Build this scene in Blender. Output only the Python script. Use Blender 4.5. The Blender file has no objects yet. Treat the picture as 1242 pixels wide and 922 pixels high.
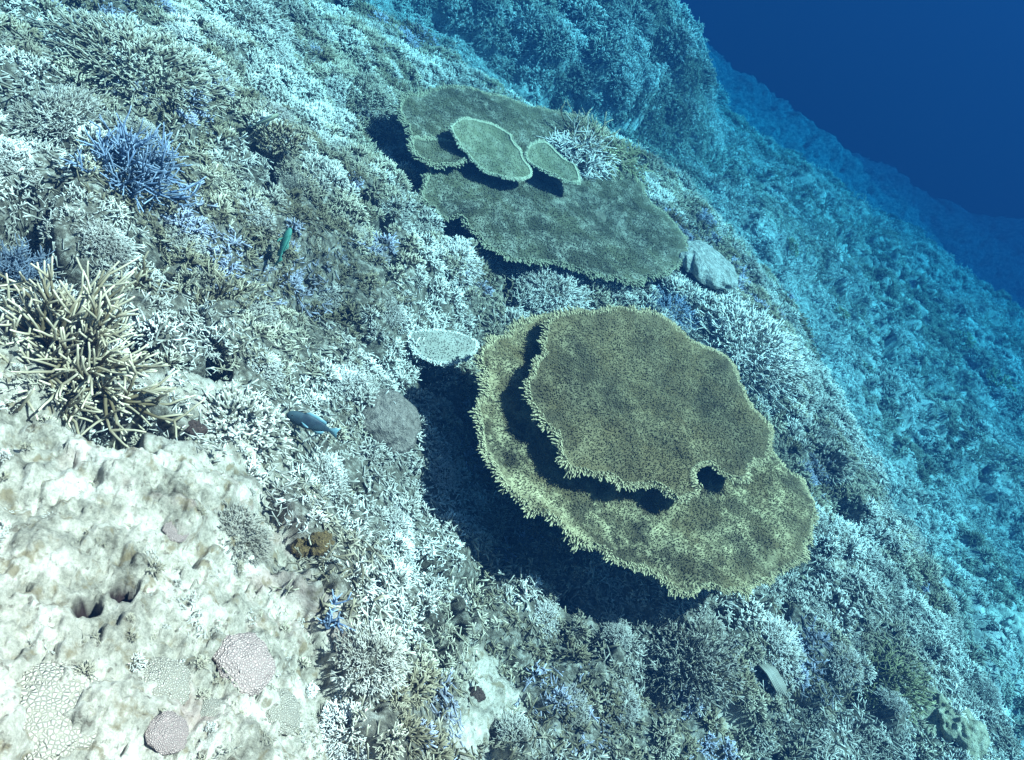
import bpy, math, random
import numpy as np
from math import sin, cos, pi, radians, sqrt, atan2
from mathutils import Vector, Matrix

random.seed(7)
RNG = np.random.RandomState(11)
sc = bpy.context.scene

# ------------------------------------------------------------------ camera
PITCH, ROLL, FPX = radians(42), radians(33), 887.0
F = np.array([0, cos(PITCH), -sin(PITCH)])
R0 = np.array([1.0, 0, 0]); U0 = np.array([0, sin(PITCH), cos(PITCH)])
RV = cos(ROLL) * R0 + sin(ROLL) * U0
UV = -sin(ROLL) * R0 + cos(ROLL) * U0
cd = bpy.data.cameras.new('camera')
cam = bpy.data.objects.new('camera', cd)
sc.collection.objects.link(cam)
cam.matrix_world = Matrix(((RV[0], UV[0], -F[0], 0), (RV[1], UV[1], -F[1], 0), (RV[2], UV[2], -F[2], 0), (0, 0, 0, 1)))
cd.sensor_fit = 'HORIZONTAL'; cd.sensor_width = 36.0
cd.lens = 36.0 * FPX / 1242.0
cd.clip_start = 0.02; cd.clip_end = 500
sc.camera = cam

# ------------------------------------------------------------------ light
SUN_DIR = Vector((0.45, 0.22, 1.0)).normalized()      # towards the sun
world = bpy.data.worlds.new("World"); sc.world = world
world.use_nodes = True
wn = world.node_tree; wn.nodes.clear()
sky = wn.nodes.new('ShaderNodeTexSky'); sky.sky_type = 'NISHITA'; sky.sun_disc = False
sky.sun_elevation = math.asin(SUN_DIR.z)
sky.sun_rotation = atan2(SUN_DIR.x, SUN_DIR.y)
bg = wn.nodes.new('ShaderNodeBackground'); bg.inputs['Strength'].default_value = 0.05
wo = wn.nodes.new('ShaderNodeOutputWorld')
wn.links.new(sky.outputs[0], bg.inputs[0]); wn.links.new(bg.outputs[0], wo.inputs[0])
sd = bpy.data.lights.new('sun', 'SUN'); sd.energy = 5.0; sd.angle = radians(0.6)
sd.color = (1.0, 0.83, 0.78)
sun = bpy.data.objects.new('sun', sd); sc.collection.objects.link(sun)
sun.rotation_euler = SUN_DIR.to_track_quat('Z', 'Y').to_euler()
sun.location = (2, 1, 6)

vs = sc.view_settings
sc.display_settings.display_device = 'sRGB'
vs.view_transform = 'Standard'; vs.look = 'None'; vs.gamma = 1; vs.use_curve_mapping = False
vs.exposure = 2.12
cy = sc.cycles
cy.use_denoising = True
cy.max_bounces = 5; cy.diffuse_bounces = 1; cy.glossy_bounces = 1
cy.volume_bounces = 0; cy.transparent_max_bounces = 6; cy.transmission_bounces = 2
cy.caustics_reflective = False; cy.caustics_refractive = False

# ------------------------------------------------------------------ noise
TAB = np.random.RandomState(3).rand(256, 256)
def vnoise(x, y):
    xi = np.floor(x).astype(np.int64); yi = np.floor(y).astype(np.int64)
    fx = x - xi; fy = y - yi
    fx = fx * fx * fx * (fx * (fx * 6 - 15) + 10); fy = fy * fy * fy * (fy * (fy * 6 - 15) + 10)
    x0 = xi & 255; x1 = (xi + 1) & 255; y0 = yi & 255; y1 = (yi + 1) & 255
    a = TAB[x0, y0] * (1 - fx) + TAB[x1, y0] * fx
    b = TAB[x0, y1] * (1 - fx) + TAB[x1, y1] * fx
    return (a * (1 - fy) + b * fy) * 2 - 1
def fbm(x, y, octv=4, gain=0.5):
    s = 0; a = 1.0
    for i in range(octv):
        c, d = cos(0.6 * i), sin(0.6 * i)
        s = s + a * vnoise((c * x - d * y) * 2 ** i + 17.3 * i, (d * x + c * y) * 2 ** i - 9.1 * i)
        a *= gain
    return s
def cellbump(x, y, seed=0):
    """rounded heads packed side by side: 1 in the middle of each, 0 between"""
    xi = np.floor(x).astype(np.int64); yi = np.floor(y).astype(np.int64)
    best = np.full(np.shape(x), 9.0)
    for dx in (-1, 0, 1):
        for dy in (-1, 0, 1):
            cx = xi + dx; cyy = yi + dy
            px = cx + 0.15 + 0.7 * TAB[(cx + seed) & 255, cyy & 255]
            py = cyy + 0.15 + 0.7 * TAB[(cx + 91) & 255, (cyy + seed + 37) & 255]
            rr = 0.75 + 0.5 * TAB[(cx + 13) & 255, (cyy + 71) & 255]
            best = np.minimum(best, ((x - px) ** 2 + (y - py) ** 2) / (rr * rr))
    return np.sqrt(np.clip(1 - best * 1.9, 0, 1))
def sstep(a, b, x):
    t = np.clip((x - a) / (b - a), 0, 1); return t * t * (3 - 2 * t)

# ------------------------------------------------------------------ terrain height
def ray(px, py):
    d = F + (px - 621) / FPX * RV + (461 - py) / FPX * UV
    return d
def atz(px, py, z):
    d = ray(px, py); return d * z / d[2]
CP = [(0,922,-.97),(150,922,-1.02),(300,900,-1.1),(420,900,-1.3),(150,700,-1.07),(250,600,-1.15),(0,550,-1.12),(0,730,-1.03),(0,300,-1.2),(0,100,-1.3),(0,0,-1.4),
 (120,120,-1.33),(250,20,-1.62),(250,150,-1.45),(150,300,-1.3),(250,400,-1.35),(400,250,-1.55),(450,70,-1.78),(380,20,-1.8),(500,140,-1.92),(340,450,-1.5),(360,640,-1.42),
 (470,500,-1.6),(600,800,-1.68),(480,750,-1.55),(555,520,-1.82),(620,650,-1.92),(700,350,-1.78),(600,330,-1.82),(490,230,-1.85),(500,330,-1.62),(640,230,-2.0),(760,230,-1.9),(860,330,-1.84),(945,430,-1.84),(790,480,-1.85),(900,500,-1.85),
 (1000,570,-1.86),(1030,700,-1.86),(1090,800,-1.9),(1130,900,-1.9),(900,900,-1.85),(760,900,-1.8),(800,760,-1.8),(940,640,-1.9),(560,922,-1.55)]
LO = [(1003,430,-2.6),(1075,600,-2.5),(1175,760,-2.45),(1242,922,-2.45),(1000,300,-2.7),(850,200,-2.95),(1100,400,-3.0),(1200,480,-3.1),(700,130,-2.8),(590,80,-2.7),(500,30,-2.5),(450,0,-2.5),(900,150,-3.15),(1150,330,-3.4),(1240,380,-3.6),(1242,600,-2.85)]
LO = [(a, b, c + .18) for a, b, c in LO]
pts = [tuple(atz(*q)) for q in CP + LO]
pts += [(-3.0, .5, -1.2), (-3, 3, -1.5), (-3.5, 6, -2.2), (0, -2, -.9), (2, -1, -1.5), (3, .5, -2.3), (-6, 0, -1), (-8, 6, -2), (-5, 12, -3.2),
        (7, 2, -3.4), (8, 8, -4.2), (10, 15, -6), (3, 14, -4.6), tuple(atz(985,186,-7.6)), tuple(atz(1080,256,-8.8)), tuple(atz(1180,325,-9.6)), tuple(atz(1242,362,-9.8)), (9, 32, -13), (25, 30, -12), (25, 12, -11), (-1, 13, -4.2), (6, 0, -3.3), (14, 8, -7), (12,0,-6), (-4, 20, -6)]
pts = np.array(pts)
def tps_fit(P, z, lam):
    n = len(P)
    d = np.sqrt(((P[:, None] - P[None]) ** 2).sum(-1)) + 1e-9
    K = d * d * np.log(d) + lam * np.eye(n)
    Q = np.hstack([np.ones((n, 1)), P])
    A = np.block([[K, Q], [Q.T, np.zeros((3, 3))]])
    return np.linalg.solve(A, np.concatenate([z, np.zeros(3)]))
TW = tps_fit(pts[:, :2], pts[:, 2], 0.02)
def base_h(x, y):
    x = np.asarray(x, float); y = np.asarray(y, float)
    xc = np.clip(x, -7, 25); yc = np.clip(y, -2.5, 32)
    s = TW[-3] + TW[-2] * xc + TW[-1] * yc
    for i in range(len(pts)):
        d2 = (xc - pts[i, 0]) ** 2 + (yc - pts[i, 1]) ** 2 + 1e-12
        s = s + TW[i] * 0.5 * d2 * np.log(d2)
    out = np.hypot(x - xc, y - yc)
    s = s - 0.30 * out
    s = s - .16 * sstep(2.08, 2.32, -s)
    s = np.maximum(s, -16 + 0 * s)
    # the big reef head at the far upper side
    s = s + .9 * sstep(12, 20, np.hypot(x, y)) * fbm(x * .22, y * .22, 3)
    u = (x + 1.75) / 2.25; v = (y - 7.7) / 1.7
    s = s + 1.12 * np.clip(1 - (u * u + v * v), 0, 1) ** 0.85
    return s
ROCKS = [tuple(atz(px, py, z)[:2]) + (r,) for px, py, z, r in ((590, 840, -1.62, .11), (690, 730, -1.75, .07), (560, 905, -1.55, .08), (900, 750, -1.82, .07), (950, 860, -1.86, .06), (1010, 690, -1.88, .07), (1040, 790, -1.92, .06), (870, 900, -1.84, .07), (770, 850, -1.8, .06), (1000, 880, -1.88, .06), (640, 860, -1.64, .06), (1090, 860, -1.92, .05))]
def rockmask(x, y):
    w = 0.16 * fbm(x * 6, y * 6, 4, .6)
    d = np.hypot((x + 0.40) / .95, (y - 0.25) / 0.66)
    m = 1 - sstep(0.36, 0.56, d * 0.62 + w)
    for cx, cy_, r in ROCKS:
        m = np.maximum(m, .85 * (1 - sstep(.75, 1.15, np.hypot(x - cx, y - cy_) / r + 1.6 * w)))
    return m
HOLES = [tuple(atz(105, 745, -1.05)[:2]) + (.015,), tuple(atz(149, 714, -1.05)[:2]) + (.015,)]
PITS = [tuple(atz(px, py, z)[:2]) + (r, sx) for px, py, z, r, sx in ((500, 808, -1.6, .060, 1.6), (528, 765, -1.62, .05, 1.0), (712, 790, -1.75, .055, 1.0), (690, 735, -1.78, .05, 1), (788, 790, -1.8, .06, 1), (850, 760, -1.82, .05, 1), (1115, 885, -1.92, .07, 1), (1180, 905, -1.95, .07, 1), (930, 520, -1.87, .06, 1), (1030, 620, -1.88, .06, 1), (890, 840, -1.85, .05, 1), (10, 150, -1.3, .10, 1), (300, 190, -1.45, .06, 1.5), (120, 520, -1.15, .06, 1.5), (600, 905, -1.62, .04, 1), (960, 870, -1.87, .06, 1), (430, 600, -1.5, .04, 1))]
def pits(x, y):
    w = .35 * fbm(x * 9, y * 9, 2); m = 0 * x
    for cx, cy_, r, sx in PITS: m = np.maximum(m, 1 - sstep(.55, 1.15, np.hypot((x - cx) / sx, y - cy_) / r + w))
    return m
def crevice(x, y):
    a = np.abs(fbm(x * 2.1 + 31, y * 2.1 + 7, 3)); b = fbm(x * 1.4 + 60, y * 1.4, 2)
    return (1 - sstep(.04, .16, a)) * sstep(-.2, .25, b)
def height(x, y):
    x = np.asarray(x, float); y = np.asarray(y, float)
    h = base_h(x, y)
    dist = np.sqrt(x * x + y * y + 1)
    lo = sstep(2.05, 2.6, -h)      # 0 on the shelf, 1 on the deep slope
    rock = rockmask(x, y)
    n1 = fbm(x * 1.3 + 3, y * 1.3, 3)
    n2 = fbm(x * 5 + 1, y * 5 + 8, 4)
    heads = cellbump(x * 3.2 + 0.3 * n1, y * 3.2, 5)
    heads2 = cellbump(x * 9 + 0.3 * n2, y * 9, 19)
    h = h + (1 - rock) * ((0.045 + 0.05 * lo) * n1 + (0.028 + 0.02 * lo) * n2 + (0.10 - .03 * lo) * (heads - .4) + 0.03 * heads2)
    h = h - (1 - rock) * (.17 + .05 * lo) * crevice(x, y)
    far = sstep(5.5, 7.5, dist)
    h = h + far * (1 - .65 * sstep(-.2, .6, x + 0 * y)) * (0.16 * cellbump(x * 1.9, y * 1.9, 44) + 0.10 * cellbump(x * 4.1, y * 4.1, 77) + 0.05*n2)
    h = h - .10 * pits(x, y)
    # rock: low rolling with pits and knobs
    n3 = fbm(x * 16, y * 16, 4, 0.6); n4 = cellbump(x * 38 + n3, y * 38, 9); n5 = cellbump(x*14+.5*n2, y*14, 21)
    h = h + rock * (0.014 * n2 + 0.013 * n3 + 0.012 * n4 + 0.005 * fbm(x * 75, y * 75, 3, .7) + 0.016 * (n5-.3) + 0.008)
    h = h - rock * 0.018 * sstep(.35, .8, fbm(x * 22 + 5, y * 22, 2))
    for hx, hy, hr in HOLES:
        d = np.hypot(x - hx, y - hy) + .004 * vnoise(x * 90, y * 90)
        h = h - 0.05 * (1 - sstep(hr * .75, hr * 1.35, d))
    return h
def normal(x, y, e=0.03):
    dx = (height(x + e, y) - height(x - e, y)) / (2 * e)
    dy = (height(x, y + e) - height(x, y - e)) / (2 * e)
    n = np.stack([-dx, -dy, np.ones_like(dx)], -1)
    return n / np.linalg.norm(n, axis=-1, keepdims=True)
def ground(px, py):
    """first point of the seabed along the ray through a pixel of the photograph"""
    d = ray(px, py); d = d / np.linalg.norm(d)
    t0, t1 = .6, 40.0
    for m in (500, 40):
        t = np.exp(np.linspace(math.log(t0), math.log(t1), m)); P = t[:, None] * d
        below = P[:, 2] < height(P[:, 0], P[:, 1])
        i = int(np.argmax(below)) if below.any() else m - 1
        t0, t1 = t[max(i - 1, 0)], t[i]
    return P[i]
# ==== END TERRAIN
# ------------------------------------------------------------------ mesh helpers
def new_obj(name, V, Fl, mat, parent=None, attrs=None, smooth=True, kind=None, label=None, cat=None, group=None, link=True):
    """V (n,3); Fl list of (m,k) index arrays, k = 3 or 4"""
    me = bpy.data.meshes.new(name)
    V = np.asarray(V, np.float32)
    Fl = [np.asarray(f, np.int32) for f in Fl if len(f)]
    me.vertices.add(len(V)); me.vertices.foreach_set('co', V.ravel())
    nl = sum(f.size for f in Fl); nf = sum(len(f) for f in Fl)
    me.loops.add(nl); me.loops.foreach_set('vertex_index', np.concatenate([f.ravel() for f in Fl]))
    tot = np.concatenate([np.full(len(f), f.shape[1], np.int32) for f in Fl])
    me.polygons.add(nf)
    me.polygons.foreach_set('loop_start', np.concatenate([[0], np.cumsum(tot)[:-1]]).astype(np.int32))
    me.polygons.foreach_set('loop_total', tot)
    if smooth: me.polygons.foreach_set('use_smooth', np.ones(nf, bool))
    me.update(calc_edges=True)
    for k, a in (attrs or {}).items():
        at = me.attributes.new(k, 'FLOAT', 'POINT'); at.data.foreach_set('value', np.asarray(a, np.float32))
    me.materials.append(mat)
    o = bpy.data.objects.new(name, me)
    if link: sc.collection.objects.link(o)
    if parent is not None: o.parent = parent
    tag(o, label, cat, group, kind)
    return o
def tag(o, label=None, cat=None, group=None, kind=None):
    if label: o['label'] = label
    if cat: o['category'] = cat
    if group: o['group'] = group
    if kind: o['kind'] = kind
    return o
def empty(name, loc, label, cat, group=None):
    o = bpy.data.objects.new(name, None); o.empty_display_size = .05
    sc.collection.objects.link(o); o.location = tuple(loc)
    return tag(o, label, cat, group)

class Geo:
    def __init__(s): s.V = []; s.A = []; s.Q = []; s.T = []; s.n = 0
    def add(s, V, tip, Q, T):
        s.V.append(V); s.A.append(tip)
        if len(Q): s.Q.append(np.asarray(Q) + s.n)
        if len(T): s.T.append(np.asarray(T) + s.n)
        s.n += len(V)
    def tube(s, P, r, tip, k=4, cap=True):
        P = np.asarray(P, float); m = len(P)
        T = np.gradient(P, axis=0); T /= np.linalg.norm(T, axis=1, keepdims=True) + 1e-9
        a = np.cross(T[0], [0.31, 0.2, 0.93]); a /= np.linalg.norm(a) + 1e-9
        V = []; 
        ang = np.arange(k) * 2 * pi / k + random.random() * 6
        for i in range(m):
            a = a - T[i] * a.dot(T[i]); a /= np.linalg.norm(a) + 1e-9
            b = np.cross(T[i], a)
            V.append(P[i] + r[i] * (np.cos(ang)[:, None] * a + np.sin(ang)[:, None] * b))
        V = np.vstack(V); tp = np.repeat(tip, k)
        Q = []; Tt = []
        for i in range(m - 1):
            for j in range(k):
                j2 = (j + 1) % k
                Q.append((i * k + j, i * k + j2, (i + 1) * k + j2, (i + 1) * k + j))
        if cap:
            V = np.vstack([V, P[-1] + T[-1] * r[-1] * 0.9]); tp = np.append(tp, tip[-1])
            for j in range(k): Tt.append(((m - 1) * k + j, (m - 1) * k + (j + 1) % k, m * k))
        s.add(V, tp, Q, Tt)
    def arr(s):
        return (np.vstack(s.V), np.concatenate(s.A), np.vstack(s.Q) if s.Q else np.zeros((0, 4), int), np.vstack(s.T) if s.T else np.zeros((0, 3), int))

def rv():
    v = RNG.normal(size=3); return v / np.linalg.norm(v)
def branch(g, p, d, L, r, k, seg=2, bend=.25, t0=0., t1=1., taper=.5, up=0.0):
    P = [np.array(p, float)]; d = np.array(d, float)
    for i in range(seg):
        d = d + bend * rv() * .5 + np.array([0, 0, up]); d /= np.linalg.norm(d)
        P.append(P[-1] + d * L / seg)
    r_ = [r * (1 - (1 - taper) * i / seg) for i in range(seg + 1)]
    g.tube(P, r_, [t0 + (t1 - t0) * i / seg for i in range(seg + 1)], k)
    return P, d
def hemi(zmin=.15):
    while True:
        v = rv()
        if v[2] > zmin: return v
# each prototype has unit colony radius
def proto_bushy(n=42, k=3, zmin=.05, rad=.055, side=1, core=.42, LR=(.28, .55)):
    g = Geo()
    for i in range(n):
        d = hemi(zmin); p = d * RNG.uniform(core * .5, core) * np.array([1, 1, .7])
        d2 = d + rv() * .45; d2[2] += .35; d2 /= np.linalg.norm(d2)
        L = RNG.uniform(*LR)
        P, dd = branch(g, p, d2, L, rad, k, 1 if k == 3 else 2, .4, .1, 1)
        for j in range(side):
            q = P[0] + (P[-1] - P[0]) * RNG.uniform(.35, .8)
            e = dd + rv() * .85; e /= np.linalg.norm(e)
            branch(g, q, e, L * RNG.uniform(.35, .6), rad * .8, k, 1, .2, .5, 1)
    return g.arr()
def proto_stag(n=9, k=5, rad=.045, spread=.2, subs=4, flat=1.0):
    g = Geo()
    def rec(p, d, L, r, lev, t0):
        P, dd = branch(g, p, d, L, r, k, 3, .35, t0, 1 if lev == 0 else t0 + .35, .62, .04)
        if lev > 0:
            m = subs if lev > 1 else max(1, subs - 1)
            for j in range(m):
                q = P[RNG.randint(1, 4)]
                e = dd + rv() * .95; e[2] += .15; e /= np.linalg.norm(e)
                rec(q, e, L * RNG.uniform(.5, .8), r * .72, lev - 1, min(.75, t0 + .3))
    for i in range(n):
        d = hemi(spread); d[2] *= flat; d /= np.linalg.norm(d)
        p = rv() * .15; p[2] = -.05
        rec(p, d, RNG.uniform(.4, .6), rad, 2, .0)
    return g.arr()
def proto_rubble(n=16, k=3, rad=.045):
    g = Geo()
    for i in range(n):
        p = RNG.uniform(-.9, .9, 3) * [1, 1, .12] + [0, 0, .08]
        a = RNG.uniform(0, 6.28); d = np.array([cos(a), sin(a), RNG.uniform(-.25, .5)])
        L = RNG.uniform(.2, .55)
        P, dd = branch(g, p, d, L, rad * RNG.uniform(.8, 1.3), k, 2, .4, .35, .9, .6)
        if RNG.rand() < .8:
            e = dd + rv() * .9; e[2] = abs(e[2]) * .7; e /= np.linalg.norm(e)
            branch(g, P[1], e, L * .6, rad * .8, k, 1, .2, .5, 1)
    return g.arr()
def proto_knob(n=60, k=5, rad=.11):
    g = Geo()
    for i in range(n):
        d = hemi(-.05); p = d * .55 * np.array([1, 1, .8])
        P = [p, p + d * .25, p + d * .38]
        g.tube(P, [rad * .8, rad, rad * .75], [.1, .6, 1], k)
    # body under the knobs
    return g.arr()

def rotmat(up, spin):
    up = up / np.linalg.norm(up, axis=-1, keepdims=True)
    a = np.stack([np.cos(spin), np.sin(spin), np.zeros_like(spin)], -1)
    a = a - up * (a * up).sum(-1, keepdims=True); a /= np.linalg.norm(a, axis=-1, keepdims=True)
    b = np.cross(up, a)
    return np.stack([a, b, up], -1)           # columns
def scatter(protos, P, up, scale, tint, sel):
    """merge transformed copies; returns V, tip, tint, Q, T"""
    Vs, As, Ts, Qs, Tr = [], [], [], [], []; n = 0
    for pi_, (V, A, Q, T) in enumerate(protos):
        m = np.where(sel == pi_)[0]
        if not len(m): continue
        R = rotmat(up[m], RNG.uniform(0, 6.28, len(m)))
        W = np.einsum('nij,vj->nvi', R, V) * scale[m][:, None, None] + P[m][:, None, :]
        nv = len(V); off = (n + np.arange(len(m)) * nv)[:, None, None]
        Vs.append(W.reshape(-1, 3)); As.append(np.tile(A, len(m))); Ts.append(np.repeat(tint[m], nv))
        if len(Q): Qs.append((Q[None] + off).reshape(-1, 4))
        if len(T): Tr.append((T[None] + off).reshape(-1, 3))
        n += nv * len(m)
    return np.vstack(Vs), np.concatenate(As), np.concatenate(Ts), (np.vstack(Qs) if Qs else []), (np.vstack(Tr) if Tr else [])

# ------------------------------------------------------------------ materials
def nodes(name, rough=.85, spec=.15):
    m = bpy.data.materials.new(name); m.use_nodes = True
    nt = m.node_tree; b = nt.nodes['Principled BSDF']
    b.inputs['Roughness'].default_value = rough
    b.inputs['Specular IOR Level'].default_value = spec
    return m, nt, b
def N(nt, t, **kw):
    n = nt.nodes.new(t)
    for k, v in kw.items():
        if k.startswith('i_'): n.inputs[k[2:].replace('_', ' ')].default_value = v
        else: setattr(n, k, v)
    return n
def ramp(nt, stops, fac):
    r = nt.nodes.new('ShaderNodeValToRGB'); e = r.color_ramp.elements
    while len(e) > 1: e.remove(e[-1])
    e[0].position = stops[0][0]; e[0].color = stops[0][1] + (1,)
    for p, c in stops[1:]:
        x = e.new(p); x.color = c + (1,)
    nt.links.new(fac, r.inputs[0]); return r
def mixc(nt, fac, a, b, mode='MIX'):
    m = nt.nodes.new('ShaderNodeMix'); m.data_type = 'RGBA'; m.blend_type = mode
    if hasattr(fac, 'links') or hasattr(fac, 'is_linked'): nt.links.new(fac, m.inputs[0])
    else: m.inputs[0].default_value = fac
    for i, v in ((6, a), (7, b)):
        if isinstance(v, tuple): m.inputs[i].default_value = v + (1,)
        else: nt.links.new(v, m.inputs[i])
    return m.outputs[2]
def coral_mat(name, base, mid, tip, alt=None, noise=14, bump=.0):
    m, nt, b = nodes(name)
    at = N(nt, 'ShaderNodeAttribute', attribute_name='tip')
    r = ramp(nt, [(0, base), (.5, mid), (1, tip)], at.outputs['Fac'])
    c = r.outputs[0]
    gm = N(nt, 'ShaderNodeNewGeometry')
    nz = N(nt, 'ShaderNodeTexNoise', i_Scale=noise, i_Detail=4.0); nt.links.new(gm.outputs['Position'], nz.inputs['Vector'])
    v = ramp(nt, [(.3, (.62, .6, .56)), (.65, (1.1, 1.1, 1.1))], nz.outputs['Fac'])
    c = mixc(nt, 1.0, c, v.outputs[0], 'MULTIPLY')
    nz2 = N(nt, 'ShaderNodeTexNoise', i_Scale=2.6, i_Detail=3.0); nt.links.new(gm.outputs['Position'], nz2.inputs['Vector'])
    c = mixc(nt, 1.0, c, ramp(nt, [(.36, (.62, .60, .57)), (.58, (1.12, 1.12, 1.12))], nz2.outputs['Fac']).outputs[0], 'MULTIPLY')
    if alt:
        t = N(nt, 'ShaderNodeAttribute', attribute_name='tint')
        r2 = ramp(nt, [(0, (1, 1, 1)), (.45, (1, 1, 1)), (.5, alt[0]), (.72, alt[0]), (.76, alt[1]), (.92, alt[1]), (.944, alt[2]), (1, alt[2])], t.outputs['Fac'])
        c = mixc(nt, 1.0, c, r2.outputs[0], 'MULTIPLY')
    nt.links.new(c, b.inputs['Base Color'])
    return m
M = {}
M['thicket'] = coral_mat('thicket', (.045, .04, .03), (.27, .255, .225), (.80, .78, .73), ((.74, .69, .58), (.42, .37, .27), (.66, .72, 1.0)))  # bases darkened to paint shade in the gaps; pale tips are real
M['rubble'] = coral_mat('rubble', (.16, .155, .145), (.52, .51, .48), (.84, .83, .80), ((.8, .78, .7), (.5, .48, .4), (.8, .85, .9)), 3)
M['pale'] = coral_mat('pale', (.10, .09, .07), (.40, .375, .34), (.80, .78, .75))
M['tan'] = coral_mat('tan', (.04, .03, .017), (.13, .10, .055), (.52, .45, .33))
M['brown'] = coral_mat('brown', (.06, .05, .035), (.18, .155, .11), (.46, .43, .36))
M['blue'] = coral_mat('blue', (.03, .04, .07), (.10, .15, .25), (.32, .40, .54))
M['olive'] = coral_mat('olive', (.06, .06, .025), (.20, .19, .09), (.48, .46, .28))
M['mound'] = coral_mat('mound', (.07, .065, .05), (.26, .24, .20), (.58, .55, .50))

# seabed
m, nt, b = nodes('seabed', .9, .1)
gm = N(nt, 'ShaderNodeNewGeometry'); P_ = gm.outputs['Position']
rk = N(nt, 'ShaderNodeAttribute', attribute_name='rock').outputs['Fac']
def noise(scale, det=5.0, rough=.6, dist=0.0):
    n = N(nt, 'ShaderNodeTexNoise', i_Scale=scale, i_Detail=det, i_Roughness=rough, i_Distortion=dist)
    nt.links.new(P_, n.inputs['Vector']); return n.outputs['Fac']
c1 = ramp(nt, [(.36, (.03, .027, .022)), (.5, (.12, .105, .08)), (.62, (.36, .34, .29))], noise(36, 9, .8))
c2 = ramp(nt, [(.34, (.10, .085, .065)), (.43, (.27, .24, .19)), (.51, (.45, .395, .325)), (.62, (.68, .615, .53))], noise(10, 10, .8))
c2 = mixc(nt, ramp(nt, [(.56, (0, 0, 0)), (.68, (.6, .6, .6))], noise(7, 3)).outputs[0], c2.outputs[0], (.44, .30, .26))
c2 = mixc(nt, ramp(nt, [(.55, (0, 0, 0)), (.66, (.8, .8, .8))], noise(33, 4)).outputs[0], c2, (.20, .15, .085))
c2 = mixc(nt, ramp(nt, [(.60, (0, 0, 0)), (.68, (.7, .7, .7))], noise(85, 3)).outputs[0], c2, (.10, .075, .055))
sl = N(nt, 'ShaderNodeAttribute', attribute_name='slope').outputs['Fac']
c3 = ramp(nt, [(.36, (.12, .12, .11)), (.5, (.40, .39, .36)), (.64, (.72, .71, .67))], noise(9, 9, .78))
cc = mixc(nt, sl, c1.outputs[0], c3.outputs[0])
cc = mixc(nt, rk, cc, c2)
hole = N(nt, 'ShaderNodeAttribute', attribute_name='hole').outputs['Fac']
cc = mixc(nt, hole, cc, (.035, .02, .018))  # shade of the holes put into their colour, on top of the depression
nt.links.new(cc, b.inputs['Base Color'])
bp = N(nt, 'ShaderNodeBump', i_Strength=.8, i_Distance=.012); nt.links.new(noise(70, 8, .75), bp.inputs['Height'])
bp2 = N(nt, 'ShaderNodeBump', i_Strength=.3, i_Distance=.04); nt.links.new(noise(20, 8, .75), bp2.inputs['Height']); nt.links.new(bp.outputs[0], bp2.inputs['Normal'])
nt.links.new(bp2.outputs[0], b.inputs['Normal'])
M['seabed'] = m

# plate coral: olive brown, cream at the growing rim, worn pale patches
def plate_mat(name, a, b_, tipc, worn, patch=5.0):
    m, nt, b = nodes(name, .8, .2)
    gm = N(nt, 'ShaderNodeNewGeometry')
    tipA = N(nt, 'ShaderNodeAttribute', attribute_name='tip').outputs['Fac']
    n1 = N(nt, 'ShaderNodeTexNoise', i_Scale=patch, i_Detail=4.0, i_Roughness=.55); nt.links.new(gm.outputs['Position'], n1.inputs['Vector'])
    n2 = N(nt, 'ShaderNodeTexNoise', i_Scale=13.0, i_Detail=9.0, i_Roughness=.72); nt.links.new(gm.outputs['Position'], n2.inputs['Vector'])
    base = ramp(nt, [(.40, a), (.60, b_)], n1.outputs['Fac']).outputs[0]
    n3 = ramp(nt, [(.46, (0, 0, 0)), (.70, (.85, .85, .85))], n2.outputs['Fac']).outputs[0]
    wa = N(nt, 'ShaderNodeAttribute', attribute_name='worn').outputs['Fac']
    mm = N(nt, 'ShaderNodeMath', operation='MULTIPLY'); nt.links.new(n3, mm.inputs[0]); nt.links.new(wa, mm.inputs[1])
    base = mixc(nt, mm.outputs[0], base, worn)
    col = mixc(nt, tipA, base, tipc)
    nt.links.new(col, b.inputs['Base Color'])
    return m
M['plate_near'] = plate_mat('plate_near', (.036, .029, .013), (.092, .070, .030), (.47, .42, .25), (.42, .37, .21))
M['plate_far'] = plate_mat('plate_far', (.040, .037, .020), (.085, .078, .042), (.36, .34, .23), (.40, .38, .31), 4.0)
M['plate_top'] = plate_mat('plate_top', (.105, .108, .060), (.16, .16, .095), (.42, .42, .30), (.5, .5, .4), 4.0)

def simple(name, col, col2, scale, rough=.8, bump=0, spec=.2, kind='noise'):
    m, nt, b = nodes(name, rough, spec)
    gm = N(nt, 'ShaderNodeTexCoord')
    if kind == 'noise':
        n = N(nt, 'ShaderNodeTexNoise', i_Scale=scale, i_Detail=6.0, i_Roughness=.65); f = n.outputs['Fac']; lo, hi = .35, .65
    else:
        n = N(nt, 'ShaderNodeTexVoronoi', i_Scale=scale, feature='DISTANCE_TO_EDGE'); f = n.outputs['Distance']; lo, hi = .0, .30
    nt.links.new(gm.outputs['Object'], n.inputs['Vector'])
    r = ramp(nt, [(lo, col), (hi, col2)], f); nt.links.new(r.outputs[0], b.inputs['Base Color'])
    if bump:
        bp = N(nt, 'ShaderNodeBump', i_Strength=.8, i_Distance=bump); nt.links.new(f, bp.inputs['Height']); nt.links.new(bp.outputs[0], b.inputs['Normal'])
    return m
M['stalk'] = simple('stalk', (.08, .07, .05), (.2, .18, .13), 30, bump=.004)
M['brain'] = simple('brain', (.26, .22, .17), (.54, .48, .40), 11, bump=.012, kind='cell')
M['brain_pink'] = simple('brain_pink', (.30, .21, .19), (.56, .43, .38), 11, bump=.012, kind='cell')
M['boulder'] = simple('boulder', (.15, .125, .105), (.32, .27, .23), 5, bump=.06)
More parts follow.
